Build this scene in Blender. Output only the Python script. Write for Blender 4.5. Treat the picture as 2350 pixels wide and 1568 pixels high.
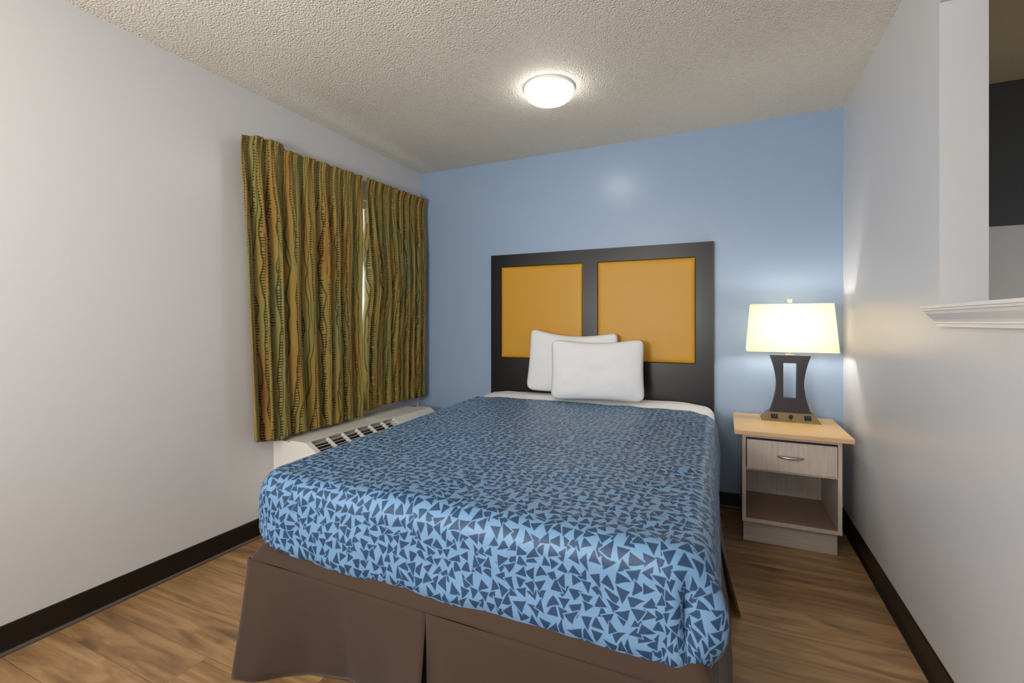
import bpy, bmesh, math, random
from mathutils import Vector, noise
random.seed(4)
for o in list(bpy.data.objects): bpy.data.objects.remove(o)
S = bpy.context.scene; C = S.collection
sin, cos, pi, exp = math.sin, math.cos, math.pi, math.exp

# ---------------------------------------------------------------- camera, light, exposure
cam = bpy.data.cameras.new('camera'); co = bpy.data.objects.new('camera', cam); C.objects.link(co); S.camera = co
co.location = (0, 0, 1.187); co.rotation_euler = (pi/2, 0, math.radians(24.5))
cam.sensor_fit = 'HORIZONTAL'; cam.sensor_width = 36; cam.lens = 36*1075/2350; cam.shift_y = -44/2350; cam.clip_start = .02
S.view_settings.view_transform = 'Standard'; S.view_settings.look = 'None'
S.view_settings.exposure = 0.17; S.view_settings.gamma = 1; S.view_settings.use_curve_mapping = False
W = bpy.data.worlds.new('daylight'); S.world = W; W.use_nodes = True
W.node_tree.nodes['Background'].inputs[0].default_value = (.86, .93, 1, 1)
W.node_tree.nodes['Background'].inputs[1].default_value = 3.0

def area(name, loc, target, sx, sy, power, col):
    l = bpy.data.lights.new(name, 'AREA'); l.shape = 'RECTANGLE'; l.size = sx; l.size_y = sy; l.energy = power; l.color = col
    o = bpy.data.objects.new(name, l); C.objects.link(o); o.location = loc
    o.rotation_euler = (Vector(target)-Vector(loc)).to_track_quat('-Z', 'Y').to_euler(); return o
# added fill behind the camera, as if from an unseen front window
area('rear_fill_light', (-.9, -2.25, 1.45), (-.9, 3, 1.2), 2.6, 1.9, 25, (.93, .96, 1))
# added side fill from the left, behind the camera; no window is built there
area('side_fill_light', (-2.3, -1.1, 1.4), (2, -.9, 1.3), 1.8, 1.4, 24, (.93, .96, 1))
# added overhead fill behind the camera to brighten the room
area('overhead_fill_light', (-.9, -.9, 2.40), (-.9, -.9, 0), .6, .6, 17, (1, .93, .82))

# invented uplight behind the camera, added to lift the ceiling
area('ceiling_fill_uplight', (-1.1, -1.0, 1.3), (-1.0, .2, 2.44), .5, .5, 50, (1, .95, .87))
# unseen light added to brighten the next room
area('alcove_fill_light', (1.7, 2.25, 1.0), (1.45, 3.1, 2.3), .4, .3, 4.5, (1, .93, .84))

# ---------------------------------------------------------------- node helpers
class NT:
    def __init__(s, name):
        s.m = bpy.data.materials.new(name); s.m.use_nodes = True; s.t = s.m.node_tree; s.b = s.t.nodes['Principled BSDF']
    def put(s, sock, v):
        if hasattr(v, 'links') or isinstance(v, bpy.types.NodeSocket): s.t.links.new(v, sock)
        else: sock.default_value = v
    def n(s, typ, props=None, ins=None):
        k = s.t.nodes.new(typ)
        for a, b in (props or {}).items(): setattr(k, a, b)
        for a, b in (ins or {}).items(): s.put(k.inputs[a], b)
        return k
    def M(s, op, a, b=None, c=None, clamp=False):
        k = s.t.nodes.new('ShaderNodeMath'); k.operation = op; k.use_clamp = clamp; s.put(k.inputs[0], a)
        if b is not None: s.put(k.inputs[1], b)
        if c is not None: s.put(k.inputs[2], c)
        return k.outputs[0]
    def V(s, op, a, b=None):
        k = s.t.nodes.new('ShaderNodeVectorMath'); k.operation = op; s.put(k.inputs[0], a)
        if b is not None: s.put(k.inputs[1], b)
        return k.outputs[0]
    def coord(s, kind='Object', scale=(1, 1, 1)):
        t = s.t.nodes.new('ShaderNodeTexCoord'); mp = s.n('ShaderNodeMapping', ins={'Scale': scale}); s.t.links.new(t.outputs[kind], mp.inputs[0]); return mp.outputs[0]
    def noise(s, vec, scale, detail=3, rough=.5, out='Fac', dist=0):
        return s.n('ShaderNodeTexNoise', ins={'Vector': vec, 'Scale': scale, 'Detail': detail, 'Roughness': rough, 'Distortion': dist}).outputs[out]
    def mix(s, f, a, b, mode='MIX'):
        k = s.t.nodes.new('ShaderNodeMix'); k.data_type = 'RGBA'; k.blend_type = mode
        s.put(k.inputs[0], f); s.put(k.inputs[6], a); s.put(k.inputs[7], b); return k.outputs[2]
    def ramp(s, f, stops):
        k = s.t.nodes.new('ShaderNodeValToRGB'); s.put(k.inputs[0], f); e = k.color_ramp.elements
        while len(e) > 1: e.remove(e[-1])
        e[0].position, e[0].color = stops[0][0], tuple(stops[0][1])+(1,)
        for p, c in stops[1:]:
            q = e.new(p); q.color = tuple(c)+(1,)
        return k.outputs[0]
    def bump(s, h, strength=.3, dist=.01):
        k = s.n('ShaderNodeBump', ins={'Height': h, 'Strength': strength, 'Distance': dist}); s.t.links.new(k.outputs[0], s.b.inputs['Normal'])
    def sep(s, v):
        k = s.n('ShaderNodeSeparateXYZ', ins={0: v}); return k.outputs
    def comb(s, x, y, z=0):
        return s.n('ShaderNodeCombineXYZ', ins={0: x, 1: y, 2: z}).outputs[0]
    def set(s, **k):
        for a, b in k.items(): s.put(s.b.inputs[a.replace('_', ' ')], b)
        return s.m
def R(c): return tuple(c)+(1,)
def srgb(r, g, b):
    f = lambda v: (v/255/12.92) if v <= 10 else ((v/255+.055)/1.055)**2.4
    return (f(r), f(g), f(b), 1)

def plain(name, col, rough=.5, metal=0, bump=None, spec=.5, var=0, **k):
    n = NT(name); v = n.coord()
    c = col
    if var:
        f = n.noise(v, 9, 4); c = n.mix(f, tuple(x*(1-var) for x in col[:3])+(1,), tuple(min(1, x*(1+var)) for x in col[:3])+(1,))
    n.set(Base_Color=c, Roughness=rough, Metallic=metal, Specular_IOR_Level=spec)
    for a, b in k.items(): n.put(n.b.inputs[a.replace('_', ' ')], b)
    if bump: n.bump(n.noise(v, bump[0], 4), bump[1], bump[2])
    return n.m

def wall_paint(name, col, rough=.32, spec=.5):
    n = NT(name); v = n.coord()
    a = n.noise(v, 1.7, 3); h = n.noise(v, 46, 4, .6); h2 = n.noise(v, 7, 2)
    c = n.mix(n.M('MULTIPLY', a, .25), col, tuple(x*.9 for x in col[:3])+(1,))
    n.set(Base_Color=c, Roughness=rough, Specular_IOR_Level=spec)
    n.bump(n.M('ADD', h, n.M('MULTIPLY', h2, .5)), .16, .003)
    return n.m
M_white = wall_paint('grey_white_wall_paint', srgb(205, 206, 210))
M_blue = wall_paint('slate_blue_wall_paint', srgb(146, 168, 196), .28)
M_alc_dark = wall_paint('charcoal_wall', srgb(70, 73, 78), .5)  # darker grey for the next room's upper wall and side wall
M_base = plain('dark_brown_vinyl_baseboard', srgb(20, 15, 12), .42, var=.15)
M_toe = plain('baseboard_toe_vinyl', srgb(84, 70, 62), .4)
M_trim = plain('white_trim_gloss', srgb(222, 222, 222), .3, bump=(30, .05, .002))

n = NT('popcorn_ceiling'); v = n.coord()
vor = n.n('ShaderNodeTexVoronoi', {'feature': 'SMOOTH_F1'}, {'Vector': n.V('ADD', v, n.V('MULTIPLY', n.noise(v, 60, 2, out='Color'), (.008, .008, .008))), 'Scale': 125, 'Smoothness': .4}).outputs['Distance']
nz = n.noise(v, 130, 4, .6)
h = n.M('ADD', n.M('MULTIPLY', vor, -1.1), n.M('MULTIPLY', nz, .9))
h = n.M('MULTIPLY', h, n.ramp(n.noise(v, 34, 2), [(.35, (.45,)*3), (.6, (1,)*3)]))
n.set(Base_Color=n.mix(n.noise(v, 3, 3), srgb(226, 221, 208), srgb(214, 210, 199)), Roughness=.75, Specular_IOR_Level=.35)
n.bump(h, .62, .010); M_ceil = n.m

n = NT('oak_vinyl_planks'); v = n.coord()
br = n.n('ShaderNodeTexBrick', {'offset': .37, 'offset_frequency': 2, 'squash': 1}, {'Vector': v, 'Color1': (0, 0, 0, 1), 'Color2': (1, 1, 1, 1), 'Mortar': (.5, .5, .5, 1), 'Scale': 1, 'Mortar Size': .0012, 'Mortar Smooth': .3, 'Bias': 0, 'Brick Width': 1.22, 'Row Height': .152})
rnd = n.sep(br.outputs[0])[0]
off = n.comb(n.M('MULTIPLY', rnd, 7.3), n.M('MULTIPLY', rnd, 3.1), n.M('MULTIPLY', rnd, 11.))
gv = n.V('ADD', n.V('MULTIPLY', v, (1.1, 9, 1)), off)
g1 = n.noise(gv, 1.9, 6, .62, dist=.9); g2 = n.noise(n.V('ADD', n.V('MULTIPLY', v, (3, 90, 1)), off), 3, 3, .6)
kn = n.noise(n.V('ADD', n.V('MULTIPLY', v, (1.6, 4.5, 1)), off), 2.1, 2, .5, dist=.4)
c = n.ramp(g1, [(.28, srgb(108, 80, 54)[:3]), (.45, srgb(150, 115, 77)[:3]), (.58, srgb(176, 139, 95)[:3]), (.75, srgb(194, 158, 113)[:3])])
c = n.mix(n.M('MULTIPLY', g2, .35), c, srgb(112, 86, 60))
c = n.mix(n.ramp(kn, [(.62, (0,)*3), (.76, (.75,)*3)]), c, srgb(82, 62, 44))
c = n.mix(n.M('MULTIPLY', n.M('ABSOLUTE', n.M('SUBTRACT', rnd, .5)), .35), c, n.mix(rnd, srgb(120, 96, 72), srgb(176, 142, 102)))
c = n.mix(n.M('MULTIPLY', br.outputs['Fac'], .6), c, srgb(70, 52, 36))
n.set(Base_Color=c, Roughness=n.M('MULTIPLY_ADD', g2, .15, .36), Specular_IOR_Level=.5)
n.bump(n.M('ADD', n.M('MULTIPLY', g2, .6), n.M('MULTIPLY', br.outputs['Fac'], -1.5)), .12, .003); M_floor = n.m

# bedspread: dark shards on a light woven ground, laid out on the flat cloth (UV in metres)
n = NT('bedspread_triangle_weave'); tc = n.t.nodes.new('ShaderNodeTexCoord').outputs['UV']
p = n.V('MULTIPLY', tc, (34, 34, 34))
wob = n.V('MULTIPLY', n.V('SUBTRACT', n.noise(tc, 9, 1, out='Color'), (.5, .5, .5)), (1.3, 1.3, 0))
p = n.V('ADD', p, wob); ps = n.sep(p); p = n.comb(ps[0], ps[1], 0)
def shard(feature):
    vv = n.n('ShaderNodeTexVoronoi', {'voronoi_dimensions': '2D', 'feature': feature}, {'Vector': p, 'Scale': 1, 'Randomness': .6})
    q = n.sep(n.V('SUBTRACT', p, vv.outputs['Position'])); q = n.comb(q[0], q[1], 0); rc = n.sep(vv.outputs['Color'])
    x, y, _ = n.sep(n.n('ShaderNodeVectorRotate', {'rotation_type': 'Z_AXIS'}, {'Vector': q, 'Angle': n.M('MULTIPLY', rc[0], 6.283)}).outputs[0])
    y2 = n.M('MULTIPLY', y, n.M('MULTIPLY_ADD', rc[1], .3, .74))
    dm = n.M('MAXIMUM', n.M('MULTIPLY', y2, -1.0), n.M('MAXIMUM', n.M('ADD', n.M('MULTIPLY', x, .90), n.M('MULTIPLY', y2, .43)), n.M('ADD', n.M('MULTIPLY', x, -.90), n.M('MULTIPLY', y2, .43))))
    return n.M('SUBTRACT', .325, dm), rc[2]
i1, k1 = shard('F1'); i2, k2 = shard('F2')
w_ = n.M('GREATER_THAN', k1, k2); nw = n.M('SUBTRACT', 1, w_)
hi = n.M('ADD', n.M('MULTIPLY', i1, w_), n.M('MULTIPLY', i2, nw)); lo = n.M('ADD', n.M('MULTIPLY', i2, w_), n.M('MULTIPLY', i1, nw))
tri = n.M('MAXIMUM', n.M('MULTIPLY', hi, 18, clamp=True), n.M('MULTIPLY', n.M('MULTIPLY', lo, 18, clamp=True), n.M('SUBTRACT', 1, n.M('MULTIPLY', n.M('ADD', hi, .085), 18, clamp=True))))
tx, ty, _ = n.sep(tc)
dx = n.M('SINE', n.M('MULTIPLY', n.M('ADD', tx, n.M('MULTIPLY', ty, .55)), 2*pi/.0036)); dy = n.M('SINE', n.M('MULTIPLY', n.M('SUBTRACT', ty, n.M('MULTIPLY', tx, .55)), 2*pi/.0036))
dots = n.M('MULTIPLY', n.M('ADD', n.M('MULTIPLY', dx, dy), .1), 1.2, clamp=True)
ground = srgb(102, 142, 182); dark = srgb(0, 50, 88)
col = n.mix(tri, ground, dark)
col = n.mix(n.M('MULTIPLY', dots, .13), col, srgb(190, 208, 226))
n.set(Base_Color=col, Roughness=.40, Specular_IOR_Level=.36, Sheen_Weight=.13, Sheen_Roughness=.22, Sheen_Tint=(.85, .85, .85, 1))
n.bump(n.M('ADD', n.M('MULTIPLY', dots, .5), n.M('MULTIPLY', n.noise(tc, 16, 3), 6)), .25, .003); M_spread = n.m

# curtains: wavy green trunks, dashes and gold / olive / rust stripes (UV in metres)
n = NT('curtain_birch_stripe'); tc = n.t.nodes.new('ShaderNodeTexCoord').outputs['UV']
tx, ty, _ = n.sep(tc)
tone = n.noise(n.comb(n.M('MULTIPLY', tx, 10), n.M('MULTIPLY', ty, 1.5)), 1, 2, .5)
c = n.ramp(tone, [(.27, srgb(134, 140, 100)[:3]), (.42, srgb(140, 132, 74)[:3]), (.54, srgb(158, 132, 68)[:3]), (.66, srgb(158, 118, 60)[:3]), (.76, srgb(124, 72, 42)[:3])])
def wavy(freq, amp, yfreq, width, seed):
    w = n.noise(n.comb(n.M('MULTIPLY_ADD', tx, 11, seed), n.M('MULTIPLY', ty, yfreq), seed), 1, 1, .4)
    ph = n.M('ADD', n.M('MULTIPLY', tx, freq), n.M('MULTIPLY', n.M('SUBTRACT', w, .5), amp))
    fr = n.M('FRACT', ph); line = n.M('MULTIPLY', n.M('SUBTRACT', width, n.M('ABSOLUTE', n.M('SUBTRACT', fr, .5))), 22, clamp=True)
    return fr, line, n.M('FLOOR', ph)
fr, l1, cell = wavy(40, 1.25, 6.5, .10, 3.)
fr2, l2, cell2 = wavy(31, 1.4, 5.0, .07, 9.)
h = n.n('ShaderNodeTexWhiteNoise', {'noise_dimensions': '1D'}, {'W': cell}).outputs['Value']
vy = n.M('ADD', n.M('MULTIPLY', ty, 66), n.M('MULTIPLY', h, 13))
hv = n.n('ShaderNodeTexWhiteNoise', {'noise_dimensions': '2D'}, {'Vector': n.comb(cell, n.M('FLOOR', vy))}).outputs['Value']
tick = n.M('MULTIPLY', n.M('LESS_THAN', n.M('ABSOLUTE', n.M('SUBTRACT', n.M('FRACT', vy), .5)), .17), n.M('LESS_THAN', n.M('ABSOLUTE', n.M('SUBTRACT', fr, .68)), n.M('MULTIPLY_ADD', hv, .16, .10)))
tick = n.M('MULTIPLY', tick, n.M('GREATER_THAN', h, .15)); tick = n.M('MULTIPLY', tick, n.M('GREATER_THAN', hv, .12))
c = n.mix(n.M('MULTIPLY', n.M('MAXIMUM', l1, l2), .85), c, srgb(62, 62, 24))
c = n.mix(n.M('MULTIPLY', tick, .95), c, srgb(42, 30, 16))
n.set(Base_Color=c, Roughness=.8, Specular_IOR_Level=.2, Sheen_Weight=.15)
n.bump(n.noise(tc, 380, 2), .15, .001)
tr = n.n('ShaderNodeBsdfTranslucent', ins={'Color': c}); mx = n.n('ShaderNodeMixShader', ins={0: .10})
n.t.links.new(n.b.outputs[0], mx.inputs[1]); n.t.links.new(tr.outputs[0], mx.inputs[2]); n.t.links.new(mx.outputs[0], n.t.nodes['Material Output'].inputs[0])
M_curt = n.m

n = NT('brown_skirt_cloth'); v = n.coord()
n.set(Base_Color=n.mix(n.noise(v, 2.2, 3), srgb(60, 46, 37), srgb(72, 56, 46)), Roughness=.85, Specular_IOR_Level=.2, Sheen_Weight=.12)
n.bump(n.M('ADD', n.noise(v, 3.5, 3), n.M('MULTIPLY', n.noise(v, 500, 1), .03)), .3, .02); M_skirt = n.m
n = NT('white_bed_linen'); v = n.coord()
n.set(Base_Color=srgb(228, 229, 232), Roughness=.85, Specular_IOR_Level=.2, Sheen_Weight=.15)
n.bump(n.noise(v, 6, 4, .55, dist=.6), .25, .02); M_linen = n.m

def wood(name, a, b, rough, scale=(2, 40, 6)):
    n = NT(name); v = n.coord('Object', scale); g = n.noise(v, 2.2, 5, .6, dist=.5)
    n.set(Base_Color=n.mix(n.ramp(g, [(.3, (0,)*3), (.7, (1,)*3)]), a, b), Roughness=rough); n.bump(g, .06, .002); return n.m
M_greige = wood('greige_wood_laminate', srgb(176, 163, 152), srgb(196, 184, 172), .42, (30, 30, 2.4))
M_kick = wood('greige_kick_laminate', srgb(170, 160, 150), srgb(188, 178, 168), .42, (2.4, 30, 30))
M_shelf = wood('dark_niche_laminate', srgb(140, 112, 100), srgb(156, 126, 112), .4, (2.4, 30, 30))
M_maple = wood('maple_laminate_top', srgb(226, 188, 128), srgb(234, 200, 144), .38, (2.4, 40, 30))
M_edge = wood('maple_edge_band', srgb(196, 156, 116), srgb(206, 168, 128), .4, (2.4, 40, 30))
M_black = plain('black_stained_wood', srgb(20, 18, 19), .28, spec=.4, var=.12, bump=(5, .03, .004))
M_gap = plain('shadow_gap_black', srgb(16, 15, 15), .8)
M_vinyl = plain('amber_vinyl', srgb(196, 144, 36), .42, spec=.35, var=.04, bump=(300, .08, .0008))
M_steel = plain('brushed_nickel', srgb(178, 178, 178), .36, .9)
M_bronze = plain('bronze_lamp_base', srgb(132, 114, 84), .38, .4, var=.08)
M_navy = plain('espresso_lamp_body', srgb(38, 36, 44), .4, var=.08)
M_plug = plain('black_plastic', srgb(20, 20, 22), .35)
M_plastic = plain('warm_white_plastic', srgb(224, 221, 214), .38, bump=(200, .03, .0006))
M_plastic_w = plain('white_plastic', srgb(232, 232, 234), .35)
M_slot = plain('black_grille_recess', srgb(18, 17, 14), .7)
M_alcc = plain('alcove_ceiling_texture', srgb(170, 155, 125), .8, bump=(120, .6, .008))
M_rail = plain('white_metal_rail', srgb(206, 204, 198), .35)
n = NT('window_glass'); n.set(Base_Color=(1, 1, 1, 1), Roughness=.0, Transmission_Weight=1.0, IOR=1.02); M_glass = n.m
n = NT('lamp_shade_fabric'); v = n.coord()
n.set(Base_Color=srgb(246, 236, 214), Roughness=.9, Specular_IOR_Level=.1)
tr = n.n('ShaderNodeBsdfTranslucent', ins={'Color': srgb(255, 251, 240)}); mx = n.n('ShaderNodeMixShader', ins={0: .5})
n.t.links.new(n.b.outputs[0], mx.inputs[1]); n.t.links.new(tr.outputs[0], mx.inputs[2]); n.t.links.new(mx.outputs[0], n.t.nodes['Material Output'].inputs[0])
M_shade = n.m
n = NT('glowing_diffuser'); n.set(Base_Color=(.9, .9, .9, 1), Emission_Color=(1, .965, .91, 1), Emission_Strength=13.0); M_glow = n.m
n = NT('lamp_bulb_glow'); n.set(Base_Color=(.9, .9, .9, 1), Emission_Color=(1, .93, .82, 1), Emission_Strength=135); M_bulb = n.m

# ---------------------------------------------------------------- mesh helpers
def link(name, bm, mat, parent=None, smooth=False, loc=None):
    me = bpy.data.meshes.new(name); bmesh.ops.recalc_face_normals(bm, faces=bm.faces); bm.to_mesh(me); bm.free()
    mats = mat if isinstance(mat, (list, tuple)) else [mat]
    for m in mats: me.materials.append(m)
    if smooth:
        for f in me.polygons: f.use_smooth = True
    o = bpy.data.objects.new(name, me); C.objects.link(o)
    if parent is not None: o.parent = parent
    if loc: o.location = loc
    return o
def box(bm, a, b, bev=0, mi=0, seg=2):
    t = bmesh.new(); bmesh.ops.create_cube(t, size=1)
    for v in t.verts:
        for i in range(3): v.co[i] = a[i] if v.co[i] < 0 else b[i]
    if bev: bmesh.ops.bevel(t, geom=list(t.edges), offset=bev, segments=seg, affect='EDGES', profile=.6)
    for f in t.faces: f.material_index = mi
    join(bm, t)
def join(bm, t):
    me = bpy.data.meshes.new('tmp'); t.to_mesh(me); t.free(); bm.from_mesh(me); bpy.data.meshes.remove(me)
def B(a, b, bev=0):
    bm = bmesh.new(); box(bm, a, b, bev); return bm
def prism(bm, poly, axis, lo, hi):
    """extrude a 2D outline along an axis; poly in the other two axes' order"""
    def P(p, w):
        q = list(p); q.insert(axis, w); return q
    a = [bm.verts.new(P(p, lo)) for p in poly]; b = [bm.verts.new(P(p, hi)) for p in poly]
    bm.faces.new(a); bm.faces.new(b[::-1])
    for i in range(len(poly)):
        j = (i+1) % len(poly); bm.faces.new((a[i], b[i], b[j], a[j]))
def lathe(bm, prof, seg=64, c=(0, 0, 0)):
    rings = []
    for r, z in prof:
        rings.append([bm.verts.new((c[0]+r*cos(2*pi*k/seg), c[1]+r*sin(2*pi*k/seg), c[2]+z)) for k in range(seg)] if r > 1e-6 else [bm.verts.new((c[0], c[1], c[2]+z))])
    for A, D in zip(rings, rings[1:]):
        for k in range(seg):
            l = (k+1) % seg; f = []
            for q in (A[k % len(A)], A[l % len(A)], D[l % len(D)], D[k % len(D)]):
                if q not in f: f.append(q)
            if len(f) > 2: bm.faces.new(f)
def tube(bm, pts, r, seg=12):
    pts = [Vector(p) for p in pts]; rings = []
    for i, p in enumerate(pts):
        d = (pts[min(i+1, len(pts)-1)]-pts[max(i-1, 0)]).normalized()
        u = d.orthogonal().normalized() if i == 0 else (u-d*u.dot(d)).normalized(); w = d.cross(u)
        rr = r[i] if isinstance(r, (list, tuple)) else r
        rings.append([bm.verts.new(p+u*rr*cos(2*pi*k/seg)+w*rr*sin(2*pi*k/seg)) for k in range(seg)])
    for A, D in zip(rings, rings[1:]):
        for k in range(seg): bm.faces.new((A[k], A[(k+1) % seg], D[(k+1) % seg], D[k]))
    bm.faces.new(rings[0][::-1]); bm.faces.new(rings[-1])
def sheet(fn, nu, nv):
    bm = bmesh.new(); uvl = bm.loops.layers.uv.new('UVMap'); g = []; uv = {}
    for j in range(nv+1):
        row = []
        for i in range(nu+1):
            p, t = fn(i/nu, j/nv); v = bm.verts.new(p); uv[v] = t; row.append(v)
        g.append(row)
    for j in range(nv):
        for i in range(nu):
            f = bm.faces.new((g[j][i], g[j][i+1], g[j+1][i+1], g[j+1][i]))
            for l in f.loops: l[uvl].uv = uv[l.vert]
    return bm
def solid(o, t, off=0):
    m = o.modifiers.new('thickness', 'SOLIDIFY'); m.thickness = t; m.offset = off
def thing(name, label, cat, loc, group=None):
    o = bpy.data.objects.new(name, None); C.objects.link(o); o.location = loc; o.empty_display_size = .1
    o['label'] = label; o['category'] = cat
    if group: o['group'] = group
    return o
def tag(o, label, cat, group=None):
    o['label'] = label; o['category'] = cat
    if group: o['group'] = group
    return o
def struct(name, bm, mat, parent=None, **k):
    o = link(name, bm, mat, parent, **k)
    if parent is None: o['kind'] = 'structure'
    return o
def sm(e0, e1, x):
    t = min(1, max(0, (x-e0)/(e1-e0))); return t*t*(3-2*t)
def ip(x, pts):
    if x <= pts[0][0]: return pts[0][1]
    for (a, b), (c, d) in zip(pts, pts[1:]):
        if x <= c: return b+(d-b)*(x-a)/(c-a)
    return pts[-1][1]

# ---------------------------------------------------------------- room shell
XL, XR, YB, YF, ZC = -2.344, .625, 3.286, -2.4, 2.44
XW, XA = .744, 2.3                       # far face of the right wall, far side of the next room
struct('floor', B((XL-.15, YF-.15, -.12), (XA+.1, YB+.15, 0)), M_floor)
struct('ceiling', B((XL-.15, YF-.15, ZC), (XW-.06, YB+.15, ZC+.12)), M_ceil)
struct('ceiling_alcove', B((XW-.06, YF-.15, ZC), (XA+.1, YB+.15, ZC+.12)), M_alcc)
bm = bmesh.new(); WY0, WY1, WZ0, WZ1 = 1.90, 3.08, .66, 2.06
box(bm, (XL-.15, YF-.15, 0), (XL, WY0, ZC)); box(bm, (XL-.15, WY1, 0), (XL, YB+.15, ZC))
box(bm, (XL-.15, WY0, 0), (XL, WY1, WZ0)); box(bm, (XL-.15, WY0, WZ1), (XL, WY1, ZC))
struct('wall_left', bm, M_white)
struct('wall_back', B((XL, YB, 0), (XW-.02, YB+.15, ZC)), M_blue)
OY0, OY1, OZ0, OZ1 = -.75, 1.937, 1.225, 2.212
bm = bmesh.new()
box(bm, (XR, YF, 0), (XW, YB, OZ0)); box(bm, (XR, OY1, OZ0), (XW, YB, ZC)); box(bm, (XR, YF, OZ0), (XW, OY0, ZC)); box(bm, (XR, OY0, OZ1), (XW, OY1, ZC))
bmesh.ops.remove_doubles(bm, verts=bm.verts, dist=1e-5)
struct('wall_right', bm, M_white)
struct('wall_rear', B((XL, YF-.15, 0), (XA, YF, ZC)), M_white)
struct('wall_alcove', B((XW-.02, YB, 0), (XA, YB+.15, 1.69)), M_white)
struct('wall_alcove_upper', B((XW-.02, YB-.004, 1.69), (XA, YB+.15, ZC)), M_alc_dark)
struct('wall_alcove_side', B((XA, YF, 0), (XA+.1, YB, ZC)), M_alc_dark)
# vinyl cove base: flat strip with a small rounded toe
def cove(name, axis, lo, hi, wall, sgn, mats=(M_base, M_toe)):
    prof = [(0, .0), (.016, .0), (.015, .006), (.007, .013), (.0045, .022), (.0045, .102), (.0025, .106), (0, .106)]
    poly = [(wall+sgn*a, z) for a, z in prof]
    bm = bmesh.new()
    prism(bm, poly, axis, lo, hi)
    for f in bm.faces:
        c = f.calc_center_median(); f.material_index = 1 if c.z < .012 and abs(f.normal.z) < .99 and abs(c[0 if axis == 1 else 1]-wall) > .006 else 0
    return struct(name, bm, list(mats))
cove('baseboard_left', 1, YF, YB, XL, 1)
cove('baseboard_back', 0, XL, XR, YB, -1, (M_base, M_base))
cove('baseboard_right', 1, YF, YB, XR, -1, (M_base, M_base))
# ledge with crown moulding along the pass-through
LY = 1.945
prof = [(0, 1.240), (.046, 1.240), (.046, 1.231), (.041, 1.230), (.041, 1.224), (.037, 1.222), (.034, 1.214), (.027, 1.205), (.020, 1.196), (.017, 1.189), (.017, 1.184), (.013, 1.183), (.013, 1.173), (0, 1.173)]
bm = bmesh.new(); L = []
for e in (0, 1):
    L.append([bm.verts.new((XR-a, (OY0-.02) if e else LY-.035+a*.9, z)) for a, z in prof])
bm.faces.new(L[0]); bm.faces.new(L[1][::-1])
for i in range(len(prof)): j = (i+1) % len(prof); bm.faces.new((L[0][i], L[0][j], L[1][j], L[1][i]))
box(bm, (XR-.001, OY0, 1.2255), (XW+.03, OY1, 1.240))
struct('trim_1', bm, M_trim)

# window behind the curtains
win = bpy.data.objects.new('window_1', None); C.objects.link(win); win.location = (XL, (WY0+WY1)/2, WZ0); win['kind'] = 'structure'
def wl(bm):                       # world -> window local
    bmesh.ops.translate(bm, verts=bm.verts, vec=(-XL, -(WY0+WY1)/2, -WZ0)); return bm
bm = bmesh.new(); f = .05
box(bm, (XL-.12, WY0, WZ0), (XL-.04, WY0+f, WZ1)); box(bm, (XL-.12, WY1-f, WZ0), (XL-.04, WY1, WZ1)); box(bm, (XL-.12, WY0+f, WZ0), (XL-.04, WY1-f, WZ0+f)); box(bm, (XL-.12, WY0+f, WZ1-f), (XL-.04, WY1-f, WZ1))
link('window_frame', wl(bm), M_trim, win)
link('mullion', wl(B((XL-.11, 2.66, WZ0+f), (XL-.05, 2.71, WZ1-f))), M_trim, win)
link('pane', wl(B((XL-.085, WY0+f, WZ0+f), (XL-.079, WY1-f, WZ1-f))), M_glass, win)
link('window_sill', wl(B((XL-.039, WY0+.001, WZ0), (XL+.022, WY1-.001, WZ0+.02), .004)), M_trim, win)

# ---------------------------------------------------------------- bed
bed = thing('bed', 'queen bed with white fitted mattress on a box spring against the black and amber headboard', 'bed', (-.83, 2.2, 0))
def bl(bm): bmesh.ops.translate(bm, verts=bm.verts, vec=(.83, -2.2, 0)); return bm
def bx(y, a):      # a in -1..1 across the bed, slightly wider at the head
    k = (y-1.17)/1.85; l = -1.562+k*-.115; r = -.032+k*-.022; return l+(r-l)*(a+1)/2
bm = B((-1.56, 1.26, .13), (-.10, 3.235, .345), .03); link('box_spring', bl(bm), M_linen, bed)
bm = bmesh.new(); box(bm, (-1.57, 1.30, .35), (-.12, 3.235, .60), .055, seg=5); link('mattress', bl(bm), M_linen, bed, smooth=True)
bm = bmesh.new(); box(bm, (-1.5, 1.35, .09), (-.16, 3.2, .128)); link('bed_frame', bl(bm), M_black, bed)
for x in (-1.42, -.22):
    for y in (1.5, 3.1):
        bm = bmesh.new(); lathe(bm, [(0, 0), (.03, 0), (.03, .02), (.018, .03), (.018, .09), (0, .09)], 16, (x, y, 0)); link('leg', bl(bm), M_black, bed)

def drape(a, b, hw, r, Rc, zt, foot, side):
    pass

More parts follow.
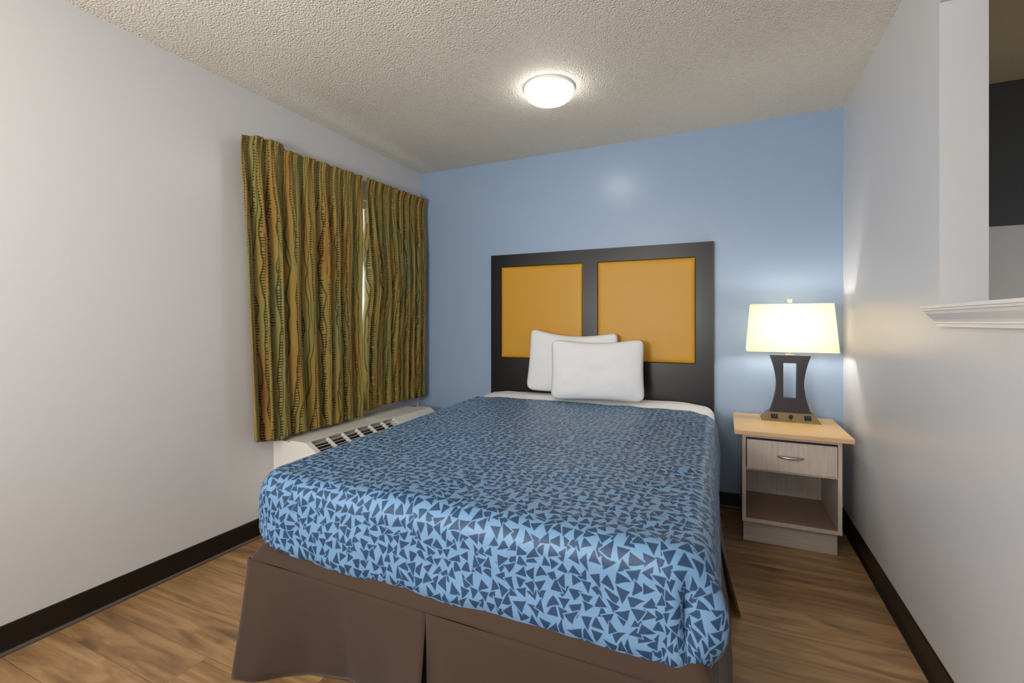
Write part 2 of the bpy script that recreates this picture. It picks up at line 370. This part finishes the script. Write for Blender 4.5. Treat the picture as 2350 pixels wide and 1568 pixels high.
def cloth_on_bed(y_foot, y_head, r, Rc, ztop, dh, extra, hw=.765, cell=.0125, maxd=.36, headcurve=None, rise=0):
    """cloth laid on a rounded rectangle open at the head; (a,b): flat position in metres"""
    bm = bmesh.new(); uvl = bm.loops.layers.uv.new('UVMap')
    ix, iy = hw-r, y_foot+r
    na = int(2*(ix+maxd)/cell); nb = int((y_head-(iy-maxd))/cell); g = {}; uv = {}
    for j in range(nb+1):
        for i in range(na+1):
            a = -(ix+maxd)+i*2*(ix+maxd)/na; b = (iy-maxd)+j*(y_head-(iy-maxd))/nb
            if headcurve and b > y_head-.4: b += headcurve(a)*(b-y_head+.4)/.4
            # nearest point of the inner rounded rectangle
            cx = max(-(ix-Rc), min(ix-Rc, a)); cy = max(iy+Rc, b)
            dx, dy = a-cx, b-cy; L = math.hypot(dx, dy)
            if L <= Rc: q = (a, b); nx = ny = 0; d = 0; ang = 0
            else:
                nx, ny = dx/L, dy/L; q = (cx+nx*Rc, cy+ny*Rc); d = L-Rc; ang = math.degrees(math.atan2(nx, -ny))
            hd = dh(q[0], q[1], ang)
            if d > hd+cell*1.45: continue
            if d > hd: d = hd; a, b = q[0]+nx*d, q[1]+ny*d
            if d < pi*r/2: o_, dz = r*sin(d/r), r*(1-cos(d/r))
            else: o_, dz = r+.03*(d-pi*r/2), r+(d-pi*r/2)
            ex = extra(q[0], q[1], ang, d, a, b)
            X, Y = q[0]+nx*(o_+ex[0]), q[1]+ny*(o_+ex[0])
            k = (Y-y_foot)/1.85
            x = bx(Y, X/hw) if abs(X) <= hw else bx(Y, X/hw/abs(X/hw))+(X-math.copysign(hw, X))
            v = bm.verts.new((x, Y, ztop+rise*max(0, k)-dz+ex[1])); g[i, j] = v; uv[v] = (a+3, b+3)
    for j in range(nb):
        for i in range(na):
            q = [g.get(k) for k in ((i, j), (i+1, j), (i+1, j+1), (i, j+1))]
            if all(q):
                f = bm.faces.new(q)
                for l in f.loops: l[uvl].uv = uv[l.vert]
    return bm
def dh_spread(x, y, ang):
    foot = ip(x, [(-.765, .235), (-.6, .27), (-.35, .295), (.1, .305), (.45, .30), (.68, .305)])
    if ang < -1: return foot+(.30-.235)*sm(-20, -90, ang)*0 - .03*exp(-((ang+45)/22)**2)
    if ang > 1: return foot-.006+.010*exp(-((ang-28)/16)**2)-.012*sm(40, 90, ang)
    return foot
def ex_spread(x, y, ang, d, a, b):
    o = z = 0
    nz = noise.noise(Vector((a*3.2, b*3.2, 1.7))); nz2 = noise.noise(Vector((a*9, b*9, 5.1)))
    if d == 0: z = .006*nz+.0035*nz2*(1+1.5*sm(.25, .7, abs(a)))
    w = sm(.06, .2, d)
    o += w*(.014*noise.noise(Vector((a*4.5, 2.2, b*1.2)))+.007*nz2)
    z += (.006*nz+.0035*nz2)*(1-sm(0, .08, d)) if d > 0 else 0
    if ang > 1:
        f = sm(.05, .17, d)
        f *= sm(2, 26, ang)
        o += f*(.036*exp(-((ang-64)/20)**2)*(1-.5*sm(.2, .3, d))-.030*exp(-((ang-30)/9)**2)*(1-.85*sm(.17, .27, d))+.008*exp(-((ang-8)/10)**2))
    if ang < -1: o += .012*sm(.03, .14, d)*exp(-((ang+40)/25)**2)
    o += -.012*exp(-((d-.29)/.02)**2)
    return o, z
hc = lambda a: .035*sm(-.76, -.3, a)-.12*sm(.62, .77, a)-.02
sp = link('bedspread', cloth_on_bed(1.155, 2.985, .055, .05, .634, dh_spread, ex_spread, headcurve=hc, rise=.012), M_spread, smooth=True)
solid(sp, .010, 1); tag(sp, 'blue bedspread with dark triangle shards covering the bed down to its foot', 'bedspread')
def ex_sheet(x, y, ang, d, a, b):
    nz = noise.noise(Vector((a*5, b*5, 8.7))); z = .005*nz+.005*noise.noise(Vector((a*14, b*9, 3)))
    return .004*nz, z-(.0 if d == 0 else 0)
def sheet_head():
    def fn(s, t):
        # s across with both sides hanging, t from under the spread to the head end
        W_ = .80; r = .06; tot = 2*(W_-r)+2*.24; p = -tot/2+s*tot; y = 2.955+t*.275
        q = max(-(W_-r), min(W_-r, p)); d = abs(p)-abs(q); sg = 1 if p > 0 else -1
        if d <= 0: x, z = p, 0
        elif d < pi*r/2: x, z = q+sg*r*sin(d/r), -r*(1-cos(d/r))
        else: x, z = q+sg*r, -r-(d-pi*r/2)
        e = .004*noise.noise(Vector((p*6, y*6, 2)))
        k_ = 1-sm(.6, .8, abs(p)); zz = .640+(.030+.012*noise.noise(Vector((p*2.5, 1, 1))))*sm(.05, .6, t)*(.35+.65*k_)+z+e-.012*sm(.93, 1, t)
        return (-.862+x+.0, y, zz), (p, y)
    return sheet(fn, 150, 40)
sh = link('bed_sheet', sheet_head(), M_linen, smooth=True); solid(sh, .008, -1)
tag(sh, 'white flat sheet showing as a band at the head of the bed', 'sheet')

# pillows
def pillow(name, label, w, h, th, loc, rot, sag, seed):
    def side(sgn):
        def fn(s, t):
            u, v = 2*s-1, 2*t-1
            # squircle-ish outline with pointed corners and slightly drawn-in sides
            px = u*w/2*(1-.045*(1-abs(v)**2.2)*abs(u)**3); pz = v*h/2*(1-.07*(1-abs(u)**2.0)*abs(v)**3)
            k = 1-.10*(abs(u)*abs(v))**8
            px *= k; pz *= k
            prof = max(0, (1-abs(u)**3.2))**.55*max(0, (1-abs(v)**3.2))**.55
            nz = noise.noise(Vector((u*2.1+seed, v*2.1, sgn)))*.13+noise.noise(Vector((u*6+seed, v*5, sgn)))*.05
            y = sgn*th/2*prof*(1+nz)
            pz -= sag*(1-u*u)*(v+1)/2
            if v < 0: pz += -.0
            return (px, y, pz+h/2), (s, t)
        return sheet(fn, 48, 36)
    bm = side(1); t = side(-1); join(bm, t); bmesh.ops.remove_doubles(bm, verts=bm.verts, dist=.0015)
    o = link(name, bm, M_linen, smooth=True, loc=loc); o.rotation_euler = rot
    return tag(o, label, 'pillow', 'pillows at the headboard')
pillow('pillow', 'white pillow at the back, leaning on the headboard, its upper left corner rising highest', .655, .465, .11, (-.995, 3.13, .679), (math.radians(-6), math.radians(2.4), 0), .035, 1.)
pillow('pillow', 'white pillow in front, overlapping the other pillow and standing further right', .62, .42, .12, (-.765, 3.005, .668), (math.radians(-7), math.radians(-.5), math.radians(9)), .02, 7.)

# headboard
hb = thing('headboard', 'black wooden headboard with two square amber vinyl panels on the blue wall', 'headboard', (-.863, 3.268, .0))
def hl(bm): bmesh.ops.translate(bm, verts=bm.verts, vec=(.863, -3.268, 0)); return bm
x0, x1, z1 = -1.66, -.068, 1.705
def hbframe():
    bm = bmesh.new(); pl = (-1.575, -.927, .916, 1.612); pr = (-.822, -.175, .916, 1.612)
    xs = [x0, pl[0], pl[1], pr[0], pr[1], x1]; zs = [.28, .916, 1.612, z1]
    for i in range(5):
        for j in range(3):
            if j == 1 and i in (1, 3): continue
            a, b = (xs[i], 3.25, zs[j]), (xs[i+1], 3.285, zs[j+1]); box(bm, a, b)
    bmesh.ops.remove_doubles(bm, verts=bm.verts, dist=1e-5)
    # drop internal faces
    seen = {}
    for f in list(bm.faces):
        k = tuple(round(c, 4) for c in f.calc_center_median()); seen.setdefault(k, []).append(f)
    for k, fs in seen.items():
        if len(fs) > 1: bmesh.ops.delete(bm, geom=fs, context='FACES_ONLY')
    return bm
link('headboard_frame', hl(hbframe()), M_black, hb)
for a, b in ((-1.575, -.927), (-.822, -.175)):
    def fn(s, t, a=a, b=b):
        u, v = abs(2*s-1), abs(2*t-1); k = (1-max(u, v)**40)
        return (a+.002+(b-a-.004)*s, 3.256-.008*k-.0015*(1-u*u)*(1-v*v), .918+(1.610-.918)*t), (s, t)
    bm = sheet(fn, 60, 60); o = link('amber_panel', hl(bm), M_vinyl, hb, smooth=True); solid(o, .02, -1)

# bed skirt
sk = thing('bed_skirt', 'brown fabric bed skirt hanging to the floor with a split at the foot centre', 'bed skirt', (-.80, 1.13, 0))
def kl(bm): bmesh.ops.translate(bm, verts=bm.verts, vec=(.80, -1.13, 0)); return bm
SZ = .345
cor = [(-1.66, 3.22), (-1.545, 1.128), (-.018, 1.128), (-.045, 3.22)]
def path(P, k, n_): return [(P[0]+(P[1]-P[0])*i/n_) for i in range(n_+1)]
def band():
    # sloped top band: from under the spread out to the seam
    def fn(s, t):
        L = [2.095, 1.527, 2.092]; d = s*sum(L); i = 0
        while i < 2 and d > L[i]: d -= L[i]; i += 1
        a, b = Vector(cor[i]), Vector(cor[i+1]); p = a+(b-a)*(d/L[i])
        cx, cy = -.82, 2.3; inn = .055*(1-t)
        q = Vector((p.x+(inn if p.x < cx else -inn)*min(1, abs(p.x-cx)/.70), p.y+inn*1.1*sm(1.5, 1.128, p.y)))
        z = .435-(.435-SZ)*t + .004*sin(d*9)*t
        return (q.x, q.y, z), (d, t)
    return sheet(fn, 200, 8)
o = link('skirt_band', kl(band()), M_skirt, sk, smooth=True); solid(o, .003)
def panel(a, b, out, hemout, name='skirt_panel', ztop=SZ+.002, zb=.006, n_=44, inset=0, hemz=None, dx=None):
    a, b = Vector(a), Vector(b); o3 = Vector(out)
    def fn(s, t):
        p = a+(b-a)*s; f = hemout(s)*t**1.15+.004*noise.noise(Vector((s*5, t*3, a.x*7)))*t
        x, y = p.x+o3.x*(f-inset)+(dx(s)*t if dx else 0), p.y+o3.y*(f-inset)
        sd = (b-a).normalized(); e = hemz(s) if hemz else 0
        z = ztop+(zb+e-ztop)*t
        return (x, y, z), (s, t)
    o = link(name, kl(sheet(fn, n_, 16)), M_skirt, sk, smooth=True); solid(o, .003); return o
panel((-1.66, 3.22), (-1.548, 1.13), (-1, 0), lambda s: ip(s, [(0, .02), (.8, .0), (1, -.055)]))
panel((-1.546, 1.126), (-.786, 1.126), (.0, -1), lambda s: ip(s, [(0, .10), (.15, .075), (.35, -.02), (.55, -.06), (.8, -.02), (1, .05)]), dx=lambda s: .055*(1-sm(0, .3, s)))
panel((-.786, 1.126), (-.018, 1.126), (0, -1), lambda s: ip(s, [(0, -.01), (.1, .03), (.5, .015), (1, .05)]))
panel((-.86, 1.145), (-.70, 1.145), (0, -1), lambda s: -.03, name='pleat_insert')
panel((-.018, 1.13), (-.030, 2.12), (1, 0), lambda s: .045)
panel((-.030, 2.09), (-.045, 3.22), (1, 0), lambda s: ip(s, [(0, .085), (.2, .06), (.6, .02), (1, .0)]))

# ---------------------------------------------------------------- nightstand and lamp
ns = thing('nightstand', 'small greige nightstand with maple top, one drawer and an open niche, right of the bed', 'nightstand', (.306, 3.0, 0))
NX0, NX1, NF, NB = .082, .529, 2.80, 3.262
def nl(bm): bmesh.ops.translate(bm, verts=bm.verts, vec=(-.306, -3.0, 0)); return bm
bm = bmesh.new(); th = .018
box(bm, (NX0, NF, .124), (NX0+th, NB, .592), .001); box(bm, (NX1-th, NF, .124), (NX1, NB, .592), .001)
box(bm, (NX0+th, NF+.004, .574), (NX1-th, NB, .592)); box(bm, (NX0+th, NF+.004, .401), (NX1-th, NB-.01, .413))
link('cabinet_body', nl(bm), M_greige, ns)
link('back_panel', nl(B((NX0+th, NB-.006, .14), (NX1-th, NB, .574))), M_greige, ns)
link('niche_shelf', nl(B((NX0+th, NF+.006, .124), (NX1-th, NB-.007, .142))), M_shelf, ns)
link('shelf_edge', nl(B((NX0+th, NF, .124), (NX1-th, NF+.006, .1425))), M_greige, ns)
link('kick_base', nl(B((.089, 2.852, .001), (.517, NB, .1235))), M_kick, ns)
link('drawer_gap', nl(B((NX0+th, NF+.006, .417), (NX1-th, NF+.012, .573))), M_gap, ns)
dr = link('drawer_front', nl(B((NX0+th+.004, NF-.012, .413), (NX1-th-.004, NF+.005, .566), .0015)), M_greige, ns)
bm = bmesh.new(); hx = .304; pts = []; rr = []
for i in range(17):
    t = i/16*2-1; pts.append((hx+t*.058, NF-.014-.024*(1-t*t)**.6, .492)); rr.append(.0035+.005*(1-t*t)**.6)
tube(bm, pts, rr, 14); link('handle', nl(bm), M_steel, dr, smooth=True)
bm = bmesh.new(); box(bm, (.042, 2.742, .596), (.570, 3.27, .6205), .004)
top = link('table_top', nl(bm), [M_maple, M_edge], ns)
for f in top.data.polygons: f.material_index = 0 if f.normal.z > .5 else 1

LX, LYc, LZ = .338, 3.135, .6207
lamp = thing('table_lamp', 'lit table lamp with cream rectangular shade, dark hourglass body and bronze outlet base on nightstand', 'lamp', (LX, LYc, LZ))
def ll(bm): bmesh.ops.translate(bm, verts=bm.verts, vec=(-LX, -LYc, -LZ)); return bm
def frustum(bm, z0, z1, w0, d0, w1, d1, cx=LX, cy=LYc):
    a = [bm.verts.new((cx+x*w0/2, cy+y*d0/2, z0)) for x, y in ((-1, -1), (1, -1), (1, 1), (-1, 1))]
    b = [bm.verts.new((cx+x*w1/2, cy+y*d1/2, z1)) for x, y in ((-1, -1), (1, -1), (1, 1), (-1, 1))]
    bm.faces.new(a[::-1]); bm.faces.new(b)
    for i in range(4): bm.faces.new((a[i], a[(i+1) % 4], b[(i+1) % 4], b[i]))
BZ = LZ+.048
bm = bmesh.new(); box(bm, (LX-.146, LYc-.072, LZ), (LX+.146, LYc+.072, LZ+.005)); frustum(bm, LZ+.005, BZ, .288, .142, .228, .078)
base = link('base', ll(bm), M_bronze, lamp)
sl = math.atan2((.142-.078)/2, BZ-LZ-.005)
def onface(o, x, k=.5):
    o.parent = base; o.location = (x, -(.142/2+(.078-.142)/2*k)-.001, .005+(BZ-LZ-.005)*k); o.rotation_euler = (-sl, 0, 0)
for x in (-.082, .082):
    bm = bmesh.new(); box(bm, (-.0165, -.003, -.014), (.0165, .001, .014), .001)
    o = link('outlet', bm, M_plug, base); onface(o, x)
    bm = bmesh.new()
    for s in (-.006, .006): box(bm, (s-.001, -.0036, .001), (s+.001, -.0028, .008))
    lathe(bm, [(0, 0), (.002, 0), (.002, .0006), (0, .0006)], 10, (0, -.0036, -.006)); 
    for v in bm.verts: pass
    link('outlet_slot', bm, M_steel, lamp).parent = lamp; q = bpy.data.objects[-1] if False else None
    s_ = [k for k in C.objects if k.name.startswith('outlet_slot')][-1]; onface(s_, x); s_.parent = lamp
bm = bmesh.new(); lathe(bm, [(0, 0), (.011, 0), (.010, .012), (0, .013)], 20); bmesh.ops.rotate(bm, verts=bm.verts, matrix=__import__('mathutils').Matrix.Rotation(pi/2, 3, 'X'))
o = link('switch_knob', bm, M_plug, base, smooth=False); onface(o, 0)
# hourglass body with rectangular window
def body():
    bm = bmesh.new(); N = 28; z0, z1 = BZ, .997; wz0, wz1 = .748, .952; d = .024
    zs = sorted(set([z0+(z1-z0)*i/N for i in range(N+1)]+[wz0, wz1]))
    def hwid(z):
        k = (z-z0)/(z1-z0)*2-1; return .069+.034*abs(k)**1.7
    for a, b in zip(zs, zs[1:]):
        inw = a >= wz0-1e-6 and b <= wz1+1e-6
        segs = [(-1, 0), (0, 1)] if inw else [None]
        for sg in segs:
            if sg is None: xa = [(-hwid(a), hwid(a)), (-hwid(b), hwid(b))]
            elif sg[0] == -1: xa = [(-hwid(a), -.034), (-hwid(b), -.034)]
            else: xa = [(.034, hwid(a)), (.034, hwid(b))]
            P = []
            for (l, r_), z in zip(xa, (a, b)):
                for x, y in ((l, -d), (r_, -d), (r_, d), (l, d)): P.append(bm.verts.new((LX+x, LYc+y, z)))
            for f in ((0, 1, 5, 4), (1, 2, 6, 5), (2, 3, 7, 6), (3, 0, 4, 7), (0, 3, 2, 1), (4, 5, 6, 7)): bm.faces.new([P[i] for i in f])
    bmesh.ops.remove_doubles(bm, verts=bm.verts, dist=1e-5); return bm
link('lamp_body', ll(body()), M_navy, lamp)
bm = bmesh.new(); lathe(bm, [(.006, .995), (.006, 1.04), (.018, 1.045), (.018, 1.09), (.006, 1.1), (0, 1.1)], 20, (LX, LYc, 0)); box(bm, (LX-.02, LYc-.018, .997), (LX+.02, LYc+.018, 1.003))
for sx in (-1, 1): tube(bm, [(LX+sx*.018, LYc, 1.05)]+[(LX+sx*(.018+.045*sin(pi*min(1, k/8)*.62+.0)), LYc, 1.06+.225*k/8) for k in range(1, 8)]+[(LX, LYc, 1.288)], .0018, 8)
link('harp', ll(bm), M_steel, lamp)
bm = bmesh.new(); tube(bm, [(LX, LYc, 1.285), (LX, LYc, 1.301)], .004, 12); frustum(bm, 1.301, 1.322, .017, .014, .030, .022)
link('finial', ll(bm), M_steel, lamp)
# rectangular shade, open top and bottom
bm = bmesh.new(); R4 = []
for k in range(9):
    t = k/8; z = 1.019+(1.292-1.019)*t; w = .448+(.404-.448)*t; dd = .205+(.165-.205)*t; ring = []
    cr = .004
    for sx, sy in ((-1, -1), (1, -1), (1, 1), (-1, 1)):
        ring.append(bm.verts.new((LX+sx*w/2, LYc+sy*dd/2, z)))
    R4.append(ring)
for A, D in zip(R4, R4[1:]):
    for i in range(4): bm.faces.new((A[i], A[(i+1) % 4], D[(i+1) % 4], D[i]))
shd = link('lamp_shade', ll(bm), M_shade, lamp); solid(shd, .0015)
bm = bmesh.new(); lathe(bm, [(0, 1.09), (.014, 1.10), (.022, 1.125), (.028, 1.15), (.024, 1.175), (.01, 1.19), (0, 1.192)], 24, (LX, LYc, 0))
link('bulb', ll(bm), M_bulb, lamp, smooth=True)

# ---------------------------------------------------------------- ceiling light
cl = thing('ceiling_light', 'round flush ceiling light with glowing white diffuser above the bed', 'ceiling light', (-.858, 2.362, ZC))
bm = bmesh.new(); lathe(bm, [(0, 0), (.136, 0), (.1365, -.003), (.134, -.014), (.130, -.016), (.130, -.013), (0, -.013)], 72)
link('housing', bm, M_plastic_w, cl, smooth=False)
bm = bmesh.new(); lathe(bm, [(.1295, -.0135), (.1295, -.028), (.122, -.044), (.102, -.060), (.07, -.071), (.035, -.077), (0, -.078)], 72)
link('diffuser', bm, M_glow, cl, smooth=True)

# ---------------------------------------------------------------- curtains and rail
def curtain(label, yt, yb, topz, botz, folds, seed, edge=None, W_=1.9, nu=420):
    def fn(s, t):
        y0 = yt[0]+(yb[0]-yt[0])*t; y1 = yt[1]+(yb[1]-yt[1])*t
        if edge: e0, e1 = edge(t)
        else: e0 = e1 = 0
        y0 += e0; y1 += e1
        z1_, z0_ = topz(s), botz(s)
        z = z1_+(z0_-z1_)*t
        drift = .030*noise.noise(Vector((s*3+seed, t*1.6, 0)))*sm(0, .4, t)+.05*noise.noise(Vector((s*2.6, seed, 4)))
        drift *= sm(0, .07, s)*sm(0, .07, 1-s); ph = 2*pi*folds*(s+drift)+pi/2
        A = .012+.036*sm(.05, .35, t); A *= .75+.6*(noise.noise(Vector((s*5+seed*2, t*.8, 2)))+.3)
        g_ = .5-.5*sin(ph); wv = .62-1.9*g_**2.4
        x = A*wv+.005*sin(ph*2.3+seed+t*2)*sm(.0, .2, t)
        # gathered heading
        hd = 1-sm(.0, .085, t); x += hd*.006*sin(2*pi*folds*2.6*s+seed)
        y = y0+(y1-y0)*s+.9*A*sin(2*ph)*.42*sm(.03, .3, t)
        x += .008*sm(.03, .0, t)
        return (-2.262+x, y, z+.006*sin(ph)*t), (s*W_*(yt[1]-yt[0])+seed*3, z)
    o = link('curtain', sheet(fn, nu, 110), M_curt, smooth=True); solid(o, .0015)
    return tag(o, label, 'curtain', 'patterned curtains at the window')
curtain('wider left curtain of olive, gold and rust striped fabric, nearer the camera', (1.60, 2.485), (1.682, 2.478),
        lambda s: ip(s, [(0, 2.145), (.12, 2.176), (.30, 2.186), (.315, 2.160), (1, 2.186)]),
        lambda s: ip(s, [(0, .556), (.2, .53), (.27, .545), (1, .542)]), 8, 1.3, edge=lambda t: (0, -.018*exp(-((t-.5)/.22)**2)))
curtain('narrower right curtain of olive, gold and rust striped fabric by the blue wall', (2.493, 3.235), (2.49, 3.20),
        lambda s: 2.187+.018*s, lambda s: ip(s, [(0, .575), (.3, .587), (1, .58)]), 9, 4.1, edge=lambda t: (.045*exp(-((t-.47)/.15)**2)+.036, -.012*sm(0, .06, t)), W_=2.1)
rail = thing('curtain_rail', 'thin white metal curtain rail on the left wall above the curtains', 'curtain rail', (XL, 2.42, 2.19))
def rl(bm): bmesh.ops.translate(bm, verts=bm.verts, vec=(-XL, -2.42, -2.19)); return bm
bm = bmesh.new(); box(bm, (-2.318, 1.76, 2.180), (-2.306, 3.22, 2.200), .002); link('rail', rl(bm), M_rail, rail)
for y in (1.8, 2.41, 3.17): link('bracket', rl(B((XL, y-.01, 2.183), (-2.317, y+.01, 2.197))), M_rail, rail)

# ---------------------------------------------------------------- air conditioner under the window
ac = thing('wall_air_conditioner', 'white through-wall air conditioner under the window with black top grille', 'air conditioner', (XL, 2.45, .08))
def al(bm): bmesh.ops.translate(bm, verts=bm.verts, vec=(-XL, -2.45, -.08)); return bm
AY0, AY1 = 1.862, 3.05; AF = -2.208
bm = bmesh.new(); prism(bm, [(XL+.017, .09), (AF, .09), (AF, .516), (XL+.001, .528), (XL+.001, .12), (XL+.017, .12)], 1, AY0+.003, AY1-.003); link('sleeve', al(bm), M_plastic, ac)
# front cover with sloped discharge section and opening for the grille
GX0, GZ0, GX1, GZ1 = -2.088, .526, -1.965, .452
bm = bmesh.new()
def cross(y0, y1, cut=False):
    P = [(AF+.003, .09), (-1.93, .09), (-1.93, .435), (-1.945, .444)]
    if cut: P += [(GX1, GZ1), (GX1-.03, GZ1-.05), (GX0-.03, GZ0-.05), (GX0, GZ0)]
    else: P += [(GX1, GZ1), (GX0, GZ0)]
    P += [(-2.11, .5275), (AF+.003, .5275)]
    prism(bm, P, 1, y0, y1)
cross(AY0, AY0+.035); cross(AY0+.035, 2.60, True); cross(2.60, AY1)
bmesh.ops.remove_doubles(bm, verts=bm.verts, dist=1e-5); link('front_cover', al(bm), M_plastic, ac)
sd = Vector((GX1-GX0, 0, GZ1-GZ0)); 
bm = bmesh.new(); a = Vector((GX0, 0, GZ0))-Vector((.025, 0, .043)); b = Vector((GX1, 0, GZ1))-Vector((.025, 0, .043))
q = [bm.verts.new((p.x, y, p.z)) for p, y in ((a, AY0+.036), (b, AY0+.036), (b, 2.599), (a, 2.599))]; bm.faces.new(q)
r_ = bmesh.ops.extrude_face_region(bm, geom=list(bm.faces)); bmesh.ops.translate(bm, verts=[v for v in r_['geom'] if isinstance(v, bmesh.types.BMVert)], vec=(.003, 0, .005))
link('grille_recess', al(bm), M_slot, ac)
gr = bpy.data.objects.new('grille', None); C.objects.link(gr); gr.parent = ac
ay0, ay1 = AY0+.037, 2.598
def slope(t, off=0): 
    nrm = Vector((-(GZ1-GZ0), 0, GX1-GX0)).normalized(); return Vector((GX0, 0, GZ0))+sd*t+nrm*off
bm = bmesh.new()
for k in range(1, 6):
    t = k/6; p0 = slope(t-.009, -.002); p1 = slope(t+.009, -.002); p2 = slope(t+.009, -.006); p3 = slope(t-.009, -.006)
    prism(bm, [(p.x, p.z) for p in (p0, p1, p2, p3)], 1, ay0, ay1)
for k in range(1, 6):
    y = ay0+(ay1-ay0)*k/6; p0, p1, p2, p3 = slope(.01, 0), slope(.99, 0), slope(.99, -.018), slope(.01, -.018)
    prism(bm, [(p.x, p.z) for p in (p0, p1, p2, p3)], 1, y-.006, y+.006)
C.objects.unlink(gr); bpy.data.objects.remove(gr)
link('grille', al(bm), M_plastic, ac)
bm = bmesh.new(); tube(bm, [(XL+.006, 3.235, .107), (XL+.006, 3.235, .62)], .006, 10)
tag(link('wire_cover', bm, M_trim), 'thin white vertical wire cover on the left wall near the corner', 'wire cover')
